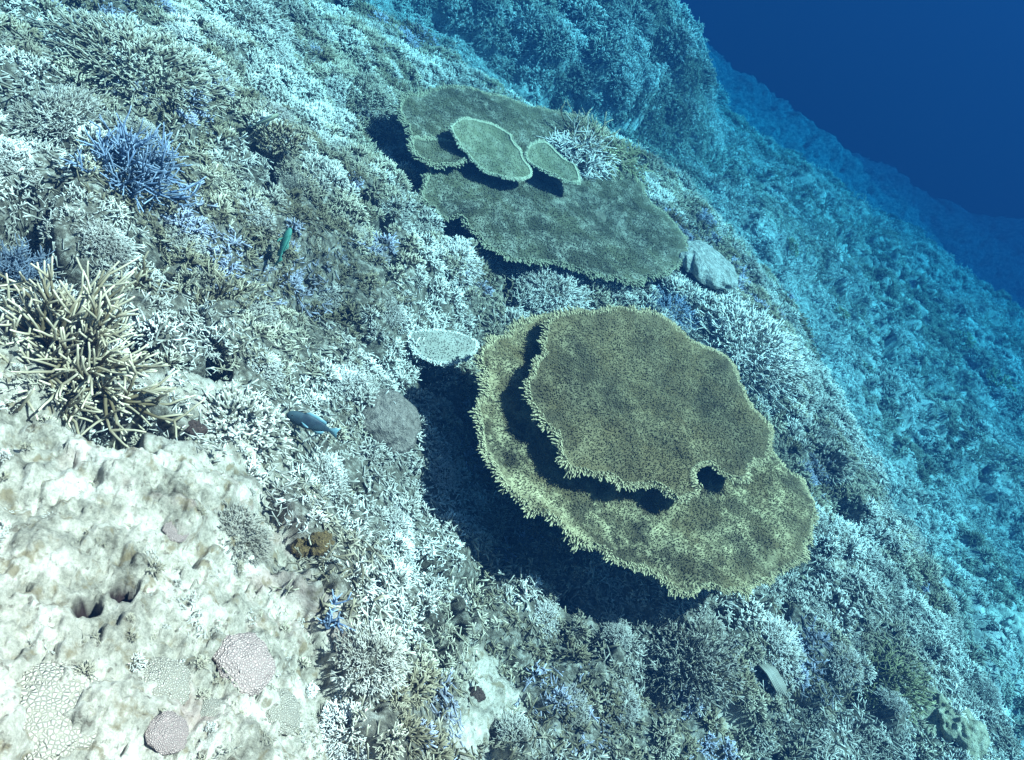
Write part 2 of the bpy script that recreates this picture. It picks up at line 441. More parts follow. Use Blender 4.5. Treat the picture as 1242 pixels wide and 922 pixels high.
M['greyfold'] = simple('greyfold', (.24, .24, .21), (.50, .50, .46), 6, bump=.06)
M['sponge'] = simple('sponge', (.11, .07, .03), (.26, .17, .07), 4, bump=.05)
M['dark_brown'] = simple('dark_brown', (.03, .02, .018), (.08, .05, .04), 8, bump=.004)
M['lump'] = simple('lump', (.22, .20, .12), (.52, .48, .36), 4, bump=.05)
M['paleboulder'] = simple('paleboulder', (.42, .42, .36), (.62, .62, .55), 4, bump=.04)
M['scaly'] = simple('scaly', (.20, .19, .16), (.62, .60, .55), 85, bump=.004, kind='cell')
M['fish_teal'] = simple('fish_teal', (.03, .12, .09), (.055, .18, .14), 30, .6, spec=.2)
M['fish_blue'] = simple('fish_blue', (.02, .03, .045), (.045, .075, .09), 30, .6, spec=.2)
M['fish_tan'] = simple('fish_tan', (.12, .14, .11), (.24, .25, .17), 30, .4, spec=.5)
M['fish_pale'] = simple('fish_pale', (.10, .20, .24), (.16, .29, .33), 30, .4, spec=.5)
M['eye'] = simple('eye', (.01, .01, .01), (.02, .02, .02), 5, .2)
M['pale_plate'] = plate_mat('pale_plate', (.16, .155, .13), (.26, .25, .21), (.72, .70, .64), (.5, .5, .45))
M['white'] = simple('white', (.7, .7, .68), (.82, .82, .8), 20)

# ------------------------------------------------------------------ the water
LIM = 150.0
hm = bpy.data.materials.new('haze'); hm.use_nodes = True; hn = hm.node_tree; hn.nodes.clear()
pv = hn.nodes.new('ShaderNodeVolumePrincipled'); ho = hn.nodes.new('ShaderNodeOutputMaterial')
WATER_D = 0.49
pv.inputs['Color'].default_value = (.0023, .0126, .036, 1)
pv.inputs['Density'].default_value = WATER_D
pv.inputs['Anisotropy'].default_value = 0.0
pv.inputs['Absorption Color'].default_value = (.11, .54, .67, 1)
hn.links.new(pv.outputs[0], ho.inputs['Volume'])
zl, zh = -17.5, 0.30; L_ = LIM + 4
bv = np.array([(x, y, z) for z in (zl, zh) for y in (-L_, L_) for x in (-L_, L_)])
haze = new_obj('haze', bv, [[(0, 2, 3, 1), (4, 5, 7, 6), (0, 1, 5, 4), (1, 3, 7, 5), (3, 2, 6, 7), (2, 0, 4, 6)]], hm, smooth=False, kind='stuff', label='clear blue sea water that the far reef fades into')

# ------------------------------------------------------------------ seabed mesh
az = np.concatenate([np.linspace(-1.35, 1.30, 1050), np.linspace(1.30, 2 * pi - 1.35, 130)[1:-1]])
tt = np.linspace(0.02, math.asinh(LIM), 1000)
rr = np.sinh(tt)
OX, OY = 0.0, -0.45
A_, R_ = np.meshgrid(az, rr)
X = OX + R_ * np.sin(A_); Y = OY + R_ * np.cos(A_)
Z = height(X, Y)
na, nr = len(az), len(rr)
idx = np.arange(na * nr).reshape(nr, na)
i2 = np.roll(idx, -1, axis=1)
Q = np.stack([idx[:-1], idx[1:], i2[1:], i2[:-1]], -1).reshape(-1, 4)
V = np.stack([X, Y, Z], -1).reshape(-1, 3)
V = np.vstack([V, [OX, OY, float(height(OX, OY))]]); cidx = len(V) - 1
T = np.stack([np.full(na, cidx), idx[0], i2[0]], -1)
hl = np.zeros(len(V))
for hx, hy, hr in HOLES:
    d = np.hypot(V[:, 0] - hx, V[:, 1] - hy); hl = np.maximum(hl, 1 - sstep(hr * .9, hr * 1.35, d))
new_obj('seabed', V, [Q[:, ::-1], T[:, ::-1]], M['seabed'], attrs={'rock': rockmask(V[:, 0], V[:, 1]), 'hole': hl, 'slope': sstep(2.15, 2.6, -base_h(V[:, 0], V[:, 1]))}, kind='structure')

# ------------------------------------------------------------------ plate corals
def catmull(P, n):
    P = np.asarray(P, float); m = len(P); out = []
    t = np.linspace(0, m, n, endpoint=False)
    i = np.floor(t).astype(int); f = (t - i)[:, None]
    p0, p1, p2, p3 = P[(i - 1) % m], P[i % m], P[(i + 1) % m], P[(i + 2) % m]
    return .5 * ((2 * p1) + (-p0 + p2) * f + (2 * p0 - 5 * p1 + 4 * p2 - p3) * f * f + (-p0 + 3 * p1 - 3 * p2 + p3) * f ** 3)
def plane_hit(px, py, P0, n):
    d = ray(px, py); return d * (np.dot(P0, n) / np.dot(d, n))
def plate(name, outline, P0, nrm, mat, parent, origin, space=.0043, nub=.0075, fringe=.015, wornf=.35, center=None, thick=.016, rag=.009, wave=.018, dish=.02, label=None, nubr=.0017):
    """a horizontal plate of fine upright branchlets; returns the object"""
    nrm = np.array(nrm, float); nrm /= np.linalg.norm(nrm); P0 = np.array(P0, float)
    ex = np.cross([0, 1, 0], nrm); ex /= np.linalg.norm(ex); ey = np.cross(nrm, ex)
    O2 = []
    for q in outline:
        h = plane_hit(q[0], q[1], P0, nrm) - P0; O2.append((h @ ex, h @ ey))
    NA, NR = 420, 60
    O = catmull(O2, NA)
    c = np.mean(O, 0) if center is None else (lambda h: np.array([h @ ex, h @ ey]))(plane_hit(center[0], center[1], P0, nrm) - P0)
    # ragged rim: small scallops
    dvec = O - c; L = np.linalg.norm(dvec, axis=1, keepdims=True)
    s = np.cumsum(np.linalg.norm(np.diff(O, axis=0, append=O[:1]), axis=1))
    rg = rag * (fbm(s * 28, s * 0 + P0[0] * 9, 3)) + rag * .8 * fbm(s * 9, s * 0 + 4, 2)
    w = np.minimum(1, np.minimum(np.arange(NA), NA - np.arange(NA)) / 14.0)
    O = O + dvec / L * (rg * w)[:, None]
    rho = np.linspace(0, 1, NR) ** .8
    G = c + rho[:, None, None] * (O - c)[None]
    def zoff(u, v, rh):
        return dish * rh ** 2 + wave * fbm(u * 5 + P0[0] * 7, v * 5 + P0[2] * 9, 3) + .35*wave * fbm(u * 17, v * 17, 2)
    rh = np.repeat(rho[:, None], NA, 1)
    zt = zoff(G[..., 0], G[..., 1], rh)
    th = thick * (1.0 - .72 * rh ** 3) + .10 * np.clip(.35 - rh, 0, 1) ** 1.5 * 1.4
    top = P0 + G[..., :1] * ex + G[..., 1:] * ey + zt[..., None] * nrm - origin
    bot = top - th[..., None] * nrm
    idx = np.arange(NA * NR).reshape(NR, NA); j2 = np.roll(idx, -1, 1)
    Qt = np.stack([idx[:-1], idx[1:], j2[1:], j2[:-1]], -1).reshape(-1, 4)
    nb = NA * NR
    Qb = (Qt + nb)[:, ::-1]
    Qr = np.stack([idx[-1], idx[-1] + nb, j2[-1] + nb, j2[-1]], -1)
    V = np.vstack([top.reshape(-1, 3), bot.reshape(-1, 3)])
    rimw = sstep(.965, 1.0, rh).ravel() * .3
    tip = np.concatenate([rimw, rimw * .6])
    worn = np.full(len(V), wornf)
    area = 0.5 * abs(np.sum(O[:, 0] * np.roll(O[:, 1], -1) - O[:, 1] * np.roll(O[:, 0], -1)))
    n = int(area / space ** 2)
    # nubs
    a = RNG.uniform(0, NA, n); rr_ = np.sqrt(RNG.uniform(0, 1, n))
    ai = np.floor(a).astype(int) % NA; af = (a - np.floor(a))[:, None]
    Oe = O[ai] * (1 - af) + O[(ai + 1) % NA] * af
    # equalise density over the uneven fan: accept in proportion to the ray length squared
    L2 = ((Oe - c) ** 2).sum(1) * 1.0
    keepn = RNG.uniform(0, 1, n) < 1
    tw = np.linalg.norm(np.cross(np.c_[O - c, np.zeros(NA)], np.c_[np.roll(O, -1, 0) - c, np.zeros(NA)]), axis=1)
    pr = tw / tw.sum(); ai = RNG.choice(NA, n, p=pr); af = RNG.uniform(0, 1, n)[:, None]
    Oe = O[ai] * (1 - af) + O[(ai + 1) % NA] * af
    p2 = c + rr_[:, None] * (Oe - c)
    out = (Oe - c) / np.linalg.norm(Oe - c, axis=1, keepdims=True)
    z = zoff(p2[:, 0], p2[:, 1], rr_)
    base = P0 + p2[:, :1] * ex + p2[:, 1:] * ey + (z - .002)[:, None] * nrm - origin
    out3 = out[:, :1] * ex + out[:, 1:] * ey
    up = nrm + out3 * (.15 + 1.1 * sstep(.8, 1, rr_))[:, None] + RNG.normal(0, .22, (n, 3))
    hgt = nub * RNG.uniform(.6, 1.3, n)
    pk = 4
    aa = np.arange(pk) * 2 * pi / pk
    ring0 = np.stack([np.cos(aa) , np.sin(aa), aa * 0], -1); ring1 = ring0 * .72 + [0, 0, .7]
    PV = np.vstack([ring0, ring1, [[0, 0, 1]]])
    R = rotmat(up, RNG.uniform(0, 6.28, n))
    sc3 = np.stack([np.full(n, nubr), np.full(n, nubr), hgt], -1) * 1.0
    W = np.einsum('nij,nvj->nvi', R, PV[None] * sc3[:, None, :]) + base[:, None, :]
    q = np.array([(j, (j + 1) % pk, pk + (j + 1) % pk, pk + j) for j in range(pk)]); t3 = np.array([(pk + j, pk + (j + 1) % pk, 2 * pk) for j in range(pk)])
    off = len(V) + np.arange(n)[:, None, None] * len(PV)
    nt_ = np.tile([0.0] * pk + [.12] * pk + [.34], n) + np.repeat(sstep(.94, 1.0, rr_) * .4, len(PV))
    an_ = np.arctan2(p2[:, 1] - c[1], p2[:, 0] - c[0])
    stk_ = 1 + .55 * fbm(an_ * 9 + P0[1] * 5, rr_ * 2.2, 3) + .22 * np.sin(rr_ * 21 + 3 * fbm(an_ * 1.5, rr_, 2))
    stk_ = 1 + (stk_ - 1) * sstep(.08, .4, rr_)
    nt_ *= np.repeat(RNG.uniform(.45, 1.25, n) * np.clip(stk_, .2, 2), len(PV))
    wn_ = np.repeat(np.clip(wornf * (1.15 - rr_), .0, 1), len(PV)) * 1.5
    Vall = [V, W.reshape(-1, 3)]; tips = [tip, nt_]; worns = [worn, wn_]
    Qa = [Qt, Qb, Qr, (q[None] + off).reshape(-1, 4)]; Ta = [(t3[None] + off).reshape(-1, 3)]
    # rim branchlets
    per = s[-1]; g = Geo(); nf = int(per / (fringe * .26))
    for row in range(3):
        for i in range(nf):
            a = (i + RNG.uniform(0, 1)) / nf * NA; i0 = int(a) % NA; f = a - int(a)
            o2 = O[i0] * (1 - f) + O[(i0 + 1) % NA] * f
            tg = O[(i0 + 2) % NA] - O[(i0 - 2) % NA]; nn = np.array([tg[1], -tg[0]]); nn /= np.linalg.norm(nn) + 1e-9
            if nn @ (o2 - c) < 0: nn = -nn
            o2 = o2 - nn * (.004 + .008 * row * fringe / .02)
            zz = float(zoff(np.array([o2[0]]), np.array([o2[1]]), np.array([.98]))[0])
            b3 = P0 + o2[0] * ex + o2[1] * ey + (zz - .003) * nrm - origin
            d = nn[0] * ex + nn[1] * ey + nrm * (.1 + .45 * row) + RNG.normal(0, .2, 3)
            d /= np.linalg.norm(d); L = fringe * RNG.uniform(.4, 1.2) * (.80 + .8 * float(vnoise(np.array([s[i0] * 34]), np.array([s[i0] * 7]))[0]) * (row < 2)) * (1.15 - .35 * (nn[0] * .5 + nn[1])); L = max(L, .004)
            g.tube([b3, b3 + d * L * .6, b3 + d * L], [nubr * 1.15, nubr * 1.15, nubr * .8], [.15, .55, 1.0], 4)
            if RNG.rand() < .45:
                e = d + rv() * .7; e /= np.linalg.norm(e)
                g.tube([b3 + d * L * .4, b3 + d * L * .4 + e * L * .5], [nubr, nubr * .8], [.4, 1.0], 3)
    gv, ga, gq, gt = g.arr(); o_ = sum(len(x) for x in Vall)
    Vall.append(gv); tips.append(ga); worns.append(np.zeros(len(gv))); Qa.append(gq + o_); Ta.append(gt + o_)
    return new_obj(name, np.vstack(Vall), [np.vstack(Qa), np.vstack(Ta)], mat, parent, {'tip': np.concatenate(tips), 'worn': np.concatenate(worns)}, label=label)
def stalk(name, p_top, p_bot, r0, r1, parent, origin, mat='stalk'):
    n = 14; k = 28; V = []
    p_top = np.array(p_top); p_bot = np.array(p_bot)
    for i in range(n):
        t = i / (n - 1); r = r0 + (r1 - r0) * t + (r0 * .9) * max(0, 1 - t * 4) ** 2 + r1 * .5 * max(0, t * 4 - 3) ** 2
        c = p_top + (p_bot - p_top) * t
        for j in range(k):
            a = 2 * pi * j / k; rr_ = r * (1 + .14 * float(vnoise(np.array([a * 1.3 + 2]), np.array([t * 4.0]))[0]))
            V.append(c + np.array([cos(a) * rr_, sin(a) * rr_, 0]) - origin)
    idx = np.arange(n * k).reshape(n, k); j2 = np.roll(idx, -1, 1)
    Q = np.stack([idx[:-1], idx[1:], j2[1:], j2[:-1]], -1).reshape(-1, 4)
    V += [p_top - origin, p_bot - origin]
    T = [(idx[0, j], j2[0, j], n * k) for j in range(k)] + [(j2[-1, j], idx[-1, j], n * k + 1) for j in range(k)]
    return new_obj(name, V, [Q, T], M[mat], parent)

NEAR_N = (.06, -.10, 1)
near_c = atz(790, 500, -1.40)
foot = np.array([near_c[0] + .05, near_c[1] + .12, 0]); foot[2] = float(height(foot[0], foot[1]))
near = empty('table_coral', foot, 'big two tiered olive table coral with cream rim, in the middle of the reef', 'table coral')
low_o = [(660,384),(630,395),(600,412),(582,432),(579,452),(590,472),(578,498),(580,530),(592,558),(607,590),(640,622),(676,641),(706,664),(745,682),(780,698),(820,716),(855,720),(880,723),(905,714),(930,706),(962,686),(974,660),(977,625),(975,595),(955,572),(938,556),(900,500),(850,450),(780,410),(710,390)]
up_o = [(662,392),(690,382),(735,378),(775,383),(815,397),(850,418),(880,445),(893,470),(904,497),(925,522),(933,543),(925,562),(905,572),(893,588),(872,585),(854,575),(838,573),(833,583),(838,598),(828,609),(812,608),(795,598),(765,594),(735,585),(703,577),(682,556),(672,530),(650,507),(634,470),(645,450),(655,425)]
plate('lower_plate', low_o, atz(780, 560, -1.435), NEAR_N, M['plate_near'], near, foot, center=(775, 545), fringe=.015, wornf=1.1, label='lower tier with pale worn patches')
plate('upper_plate', up_o, atz(780, 490, -1.355), NEAR_N, M['plate_near'], near, foot, center=(785, 480), fringe=.015, wornf=.4)
pc = atz(800, 500, -1.36)
stalk('stalk', (foot[0], foot[1], -1.405), foot + np.array([0, 0, -.08]), .09, .15, near, foot)

FAR_N = (.03, -.02, 1)
fc = atz(660, 235, -1.62)
ffoot = np.array([fc[0] + .05, fc[1] + .12, 0]); ffoot[2] = float(height(ffoot[0], ffoot[1]))
far = empty('table_coral', ffoot, 'wide grey green table coral carrying two small plates, behind the two tiered one', 'table coral')
far_o = [(482,135),(495,118),(520,110),(550,109),(580,113),(610,122),(640,130),(680,140),(715,155),(745,172),(765,205),(785,240),(812,262),(830,290),(828,318),(812,332),(785,343),(760,346),(735,340),(715,338),(690,328),(660,322),(630,318),(600,308),(575,290),(555,272),(532,262),(515,245),(512,222),(522,212),(545,210),(550,206),(530,207),(510,203),(500,190),(498,172),(488,155)]
far_o = [(482,135),(495,118),(520,110),(550,109),(580,113),(610,122),(640,130),(680,140),(715,155),(745,172),(765,205),(785,240),(812,262),(830,290),(828,318),(812,332),(785,343),(760,346),(735,340),(715,338),(690,328),(660,322),(630,318),(600,308),(575,290),(555,272),(532,262),(514,243),(512,222),(520,208),(512,196),(500,182),(494,166),(486,150)]
plate('main_plate', far_o, atz(655, 235, -1.63), FAR_N, M['plate_far'], far, ffoot, center=(640, 225), space=.0065, nub=.008, fringe=.016, wornf=.75, thick=.02, nubr=.0025, label='broad main plate with worn pale middle')
plate('small_plate', [(498,172),(515,168),(540,172),(560,185),(566,196),(552,206),(530,209),(510,204),(499,190)], atz(530, 190, -1.600), FAR_N, M['plate_far'], far, ffoot, space=.0065, nub=.007, fringe=.014, thick=.012, nubr=.003, rag=.003, label='small side lobe at the left rim')
plate('small_plate', [(545,158),(560,151),(585,152),(603,158),(615,168),(620,178),(632,196),(644,212),(636,220),(618,222),(598,215),(575,203),(555,182),(545,168)], atz(592, 185, -1.56), (.05, -.10, 1), M['plate_top'], far, ffoot, space=.0065, nub=.006, fringe=.009, thick=.012, nubr=.0028, rag=.003, label='larger of the two small raised plates')
plate('small_plate', [(638,182),(650,175),(665,176),(680,187),(692,200),(702,214),(698,224),(680,221),(655,210),(641,197)], atz(668, 200, -1.55), (.05, -.10, 1), M['plate_top'], far, ffoot, space=.0065, nub=.006, fringe=.009, thick=.012, nubr=.0028, rag=.003, label='smaller of the two small raised plates')
for q, z0 in (((600, 178), -1.56), ((672, 196), -1.55)):
    t_ = atz(q[0], q[1], z0) + np.array([0, .03, -.01]); stalk('stem', t_, (t_[0], t_[1] , -1.65), .025, .04, far, ffoot)
stalk('stalk', (ffoot[0], ffoot[1], -1.65), ffoot + np.array([0, 0, -.08]), .12, .2, far, ffoot)

# ------------------------------------------------------------------ living cover nobody could count
PB = [proto_bushy(40, 3, side=2), proto_bushy(34, 3, .2, .062, 2), proto_bushy(48, 3, 0, .048, 2), proto_rubble(24), proto_rubble(30, 3, .04), proto_stag(4, 3, .045, .1, 2)]
PB[5] = proto_stag(4, 3, .05, .1, 2)
def jgrid(x0, x1, y0, y1, s):
    gx, gy = np.meshgrid(np.arange(x0, x1, s), np.arange(y0, y1, s))
    return gx.ravel() + RNG.uniform(-.5, .5, gx.size) * s, gy.ravel() + RNG.uniform(-.5, .5, gx.size) * s
def inview(x, y, z, mx=.12):
    P = np.stack([x, y, z], -1); w = P @ F
    a = (P @ RV) / w; b_ = (P @ UV) / w
    return (w > 0) & (np.abs(a) < .70 + mx) & (np.abs(b_) < .52 + mx)
gx, gy = jgrid(-3.2, 2.6, .1, 5.2, .040)
gz = height(gx, gy); bz = base_h(gx, gy)
rk_ = rockmask(gx, gy)
pn = fbm(gx * 2.3 + 5, gy * 2.3, 3)
keep = inview(gx, gy, gz) & (bz > -2.32) & (rk_ < RNG.uniform(.1, .75, gx.size))
keep &= RNG.uniform(0, 1, gx.size) < np.clip(.97 - .25 * sstep(.2, .8, pn), 0, 1) * (1 - .6 * crevice(gx, gy)) * (1 - .55 * pits(gx, gy))
x, y, z = gx[keep], gy[keep], gz[keep]; pn = pn[keep]
dist = np.sqrt(x * x + y * y + z * z)
nn = normal(x, y); up = nn * .6 + np.array([0, 0, .6]) + RNG.normal(0, .12, (len(x), 3))
# mix of standing bushes and fallen sticks; the lower middle is mostly broken sticks
sticks = sstep(-.15, .35, fbm(x * 1.7 + 9, y * 1.7 + 2, 3) + .9 * sstep(1.9, 1.1, y - .25 * x))
u = RNG.uniform(0, 1, len(x))
sel = np.where(u < sticks * .75, RNG.choice([3, 4], len(x)), RNG.choice([0, 1, 2, 5], len(x), p=[.34, .26, .3, .1]))
size = .044 * RNG.uniform(.7, 1.5, len(x)) * (1 + .12 * (dist - 2))
size = np.where(sel >= 3, size * 1.2, size)
tint = np.clip(.40 + .55 * fbm(x * 3.1 + 40, y * 3.1, 3) + RNG.normal(0, .10, len(x)), 0, .95)
V, A, Tn, Q, T = scatter(PB, np.stack([x, y, z - .008], -1), up, size, tint, sel)
ax, ay = jgrid(-1.6, 1.6, .0, 2.2, .026)
ak = np.maximum(crevice(ax, ay), pits(ax, ay))
am = (np.min([np.hypot(ax - q[0], ay - q[1]) for q in HOLES], 0) > .035) & (((rockmask(ax, ay) > .25) & (RNG.uniform(0, 1, ax.size) < .12 + .5 * sstep(.0, .5, fbm(ax * 5, ay * 5 + 3, 3)))) | ((ak > .2) & (RNG.uniform(0, 1, ax.size) < .6)))
ax, ay, ak = ax[am], ay[am], ak[am]; nb_ = len(ax)
V2, A2, Tn2, Q2, T2 = scatter(PB, np.stack([ax, ay, height(ax, ay) - .002], -1), normal(ax, ay), (.013 + .012 * (ak > .2)) * RNG.uniform(.6, 1.6, nb_), RNG.uniform(.3, .72, nb_), RNG.choice([0, 2, 3, 4], nb_))
Q = np.vstack([Q, Q2 + len(V)]); T = np.vstack([T, T2 + len(V)]); V = np.vstack([V, V2]); A = np.append(A, A2 * .45 + .45); Tn = np.append(Tn, Tn2)
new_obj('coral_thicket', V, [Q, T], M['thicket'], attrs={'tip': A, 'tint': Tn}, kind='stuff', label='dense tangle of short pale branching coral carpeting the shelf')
print('thicket verts', len(V), 'clumps', len(x))

gx, gy = jgrid(-7, 11, 1.0, 15, .062)
mx_, my_ = jgrid(-3.4, .6, 6.2, 9.2, .05); gx = np.append(gx, mx_); gy = np.append(gy, my_)
dd = np.hypot(gx, gy)
gz = height(gx, gy); bz = base_h(gx, gy)
keep = inview(gx, gy, gz, .06) & ((bz <= -2.28) | (dd > 5.8)) & (dd < 15) & (RNG.uniform(0, 1, gx.size) < np.clip(.95 * (6.5 / np.maximum(dd, 6.5)) ** 1.1, 0, 1))
x, y, z = gx[keep], gy[keep], gz[keep]; dd = dd[keep]
nn = normal(x, y); up = nn + RNG.normal(0, .15, (len(x), 3))
u = fbm(x * 1.1, y * 1.1, 3)
sel = np.where(RNG.uniform(0, 1, len(x)) < sstep(.5, -.3, u), RNG.choice([3, 4], len(x)), RNG.choice([0, 1, 5], len(x)))
size = .062 * RNG.uniform(.7, 1.5, len(x)) * (1 + .08 * np.clip(dd - 5, 0, 10))
tint = np.clip(.45 + .5 * fbm(x * 1.5 + 4, y * 1.5, 3), 0, .9)
V, A, Tn, Q, T = scatter(PB, np.stack([x, y, z - .005], -1), up, size, tint, sel)
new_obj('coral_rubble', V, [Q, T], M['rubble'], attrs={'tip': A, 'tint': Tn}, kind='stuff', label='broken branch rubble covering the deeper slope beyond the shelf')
print('rubble verts', len(V), 'clumps', len(x))

# ------------------------------------------------------------------ single colonies
def colmesh(name, arr_, mat):
    V, A, Q, T = arr_
    o = new_obj(name, V, [Q, T], mat, attrs={'tip': A}, link=False); me = o.data; bpy.data.objects.remove(o); return me
PROTO = {
 'stag': [proto_stag(40, 5, .025, .0, 5), proto_stag(36, 5, .026, .0, 5)],
 'stagthick': [proto_stag(34, 5, .024, .0, 5)],
 'sprig': [proto_stag(5, 6, .06, .0, 3, .6), proto_stag(6, 5, .055, .1, 3)],
 'bushy': [proto_bushy(330, 4, -.05, .021, 3, .62), proto_bushy(280, 4, .0, .024, 3, .6)],
 'finger': [proto_bushy(260, 5, -.05, .030, 2, .85, (.13, .25))],
 'dense': [proto_bushy(620, 3, -.05, .0155, 2, .86, (.12, .26)), proto_bushy(520, 3, -.05, .017, 2, .84, (.14, .28))],
 'knob': [proto_bushy(120, 5, -.1, .05, 2, .6), proto_bushy(100, 5, -.1, .055, 1, .65)],
}
def dome_arr(n=40, k=72, flat=.6, seed=0, amp=.10, cell=0., folds=0.):
    th = np.linspace(0, 1, n) ** .9 * 1.75; ph = np.linspace(0, 2 * pi, k, endpoint=False)
    TH, PH = np.meshgrid(th, ph, indexing='ij')
    X = np.sin(TH) * np.cos(PH); Y = np.sin(TH) * np.sin(PH); Zz = np.cos(TH)
    u = X * 2.2 + seed * 7.3; v = Y * 2.2 + Zz + seed * 3.1
    r = 1 + amp * fbm(u, v, 4) + cell * cellbump(X * 8 + seed, Y * 8, 3 + seed)
    if folds: r = r + folds * np.sin(11 * X + 4 * fbm(u * .8, v * .8, 2) + 3 * Y) * np.sin(TH)
    V = np.stack([X * r, Y * r, Zz * r * flat], -1).reshape(-1, 3)
    idx = np.arange(n * k).reshape(n, k); j2 = np.roll(idx, -1, 1)
    Q = np.stack([idx[:-1], idx[1:], j2[1:], j2[:-1]], -1).reshape(-1, 4)
    return V, np.zeros(len(V)), Q, np.zeros((0, 3), int)
PROTO['dome'] = [dome_arr(seed=1)]; PROTO['lowdome'] = [dome_arr(flat=.3, seed=2, cell=.07), dome_arr(flat=.35, seed=5, cell=.09)]
PROTO['fold'] = [dome_arr(60, 120, flat=.36, seed=3, folds=.07)]
PROTO['lump'] = [dome_arr(flat=.8, seed=4, amp=.28, cell=.06), dome_arr(flat=.7, seed=9, amp=.32, cell=.06)]
def head_arr(seed):
    """rounded head with short stubby branches all over"""
    V, A, Q, T = dome_arr(24, 40, .75, seed, .25, .05)
    g = Geo(); g.add(V * .86, A + .15, Q, [])
    for i in range(150):
        d = hemi(-.1); p = d * .8 * np.array([1, 1, .75]); e = d + rv() * .3
        g.tube([p, p + e * .14, p + e * .2], [.04, .04, .03], [.2, .6, 1], 4)
    return g.arr()
PROTO['head'] = [proto_bushy(170, 3, -.1, .036, 2, .75, (.18, .34)), proto_bushy(150, 3, -.1, .04, 2, .75, (.18, .36))]
MESH = {}
def colony(name, px, py, rpx, kind, mat, label, cat, group=None, flat=1.0, lift=0., P=None, tilt=None, name_label=True):
    i = RNG.randint(len(PROTO[kind])); key = (kind, i, mat)
    if key not in MESH: MESH[key] = colmesh(name, PROTO[kind][i], M[mat])
    if P is None: P = ground(px, py)
    P = np.array(P, float)
    R = rpx / FPX * np.linalg.norm(P)
    o = bpy.data.objects.new(name, MESH[key]); sc.collection.objects.link(o)
    n = normal(P[0:1], P[1:2], .08)[0] * .7 + np.array([0, 0, .5]) if tilt is None else np.array(tilt, float)
    Rm = rotmat(n[None], np.array([RNG.uniform(0, 6.28)]))[0]
    mw = np.eye(4); mw[:3, :3] = Rm * R * np.array([1, 1, flat]); mw[:3, 3] = P + np.array([0, 0, lift])
    o.matrix_world = Matrix(mw.tolist())
    tag(o, label, cat, group); return o
ST, BC, BO = 'staghorn coral', 'branching coral', 'coral head'
colony('staghorn_coral', 88, 466, 112, 'stag', 'tan', 'large tan staghorn coral with pale tips just above the cream rock', ST, lift=.03)
colony('staghorn_coral', 245, 385, 68, 'stag', 'tan', 'spiky cream and tan staghorn coral right of the largest tan one', ST)
colony('staghorn_coral', 150, 215, 72, 'stagthick', 'blue', 'blue violet staghorn thicket in the upper left of the shelf', ST)
colony('staghorn_coral', 402, 755, 36, 'sprig', 'blue', 'pale blue staghorn sprig standing alone beside a dark crevice', ST)
colony('staghorn_coral', 168, 345, 45, 'sprig', 'tan', 'sparse cream staghorn sprig between the tan and the blue staghorns', ST)
colony('staghorn_coral', 15, 338, 42, 'stagthick', 'blue', 'dusky blue staghorn coral cut by the left edge of the picture', ST)
colony('staghorn_coral', 523, 722, 26, 'sprig', 'pale', 'small white staghorn sprig in the shade left of the near table coral', ST)
colony('staghorn_coral', 1035, 885, 34, 'sprig', 'pale', 'thin white staghorn sprig in a dark hollow at the bottom right', ST)
colony('bushy_coral', 175, 85, 95, 'dense', 'brown', 'widest brown bushy coral in the upper left corner of the reef', BC, flat=.5)
colony('bushy_coral', 60, 150, 60, 'dense', 'mound', 'grey brown bushy coral left of the blue staghorn thicket', BC, flat=.5)
colony('bushy_coral', 440, 122, 46, 'dense', 'brown', 'dark brown bushy coral beside the left rim of the far table coral', BC, flat=.7)
colony('bushy_coral', 338, 172, 30, 'finger', 'tan', 'small ochre finger coral below the slender tan fish', BC)
colony('bushy_coral', 290, 520, 62, 'finger', 'mound', 'dark finger coral with pale tips left of the blue fish', BC, flat=.7)
colony('bushy_coral', 1002, 565, 34, 'knob', 'mound', 'stubby knobbed coral on the shelf rim right of the near table coral', BC)
colony('bushy_coral', 905, 425, 80, 'dense', 'pale', 'big rounded pale bushy coral on the shelf rim above the near table coral', BC, flat=.7)
colony('bushy_coral', 832, 805, 62, 'dense', 'mound', 'dark bushy mound with pale tips under the lower rim of the near table coral', BC, flat=1.0)
colony('bushy_coral', 815, 378, 40, 'dense', 'blue', 'bluish bushy coral in the gap between the two table corals', BC, flat=.5)
colony('bushy_coral', 670, 358, 52, 'dense', 'pale', 'pale bushy coral just in front of the far table coral', BC, flat=.5)
colony('bushy_coral', 620, 396, 26, 'knob', 'pale', 'small white knobbed coral touching the back left rim of the near table coral', BC)
colony('bushy_coral', 1062, 822, 55, 'dense', 'olive', 'olive brown bushy coral low on the rim at the bottom right', BC, flat=.7)
colony('bushy_coral', 1005, 745, 45, 'finger', 'pale', 'splayed pale finger coral below the right end of the near table coral', BC, flat=.7)
colony('bushy_coral', 290, 650, 45, 'dense', 'mound', 'grey spiky bushy coral at the right edge of the cream rock', BC, flat=.5)
colony('bushy_coral', 480, 640, 30, 'dense', 'pale', 'small white bushy coral at the edge of the shadow of the near table coral', BC, flat=.5)
colony('bushy_coral', 290, 20, 60, 'dense', 'pale', 'pale bushy coral at the top edge of the reef', BC, flat=.5)
colony('bushy_coral', 420, 890, 40, 'dense', 'pale', 'pale low bushy coral at the bottom edge beside the cream rock', BC, flat=.5)
colony('bushy_coral', 550, 320, 40, 'dense', 'pale', 'white bushy coral in the shade line left of the far table coral', BC, flat=.5)
colony('bushy_coral', 940, 790, 45, 'dense', 'pale', 'bright white low bushy coral right of the dark bushy mound', BC, flat=.5)
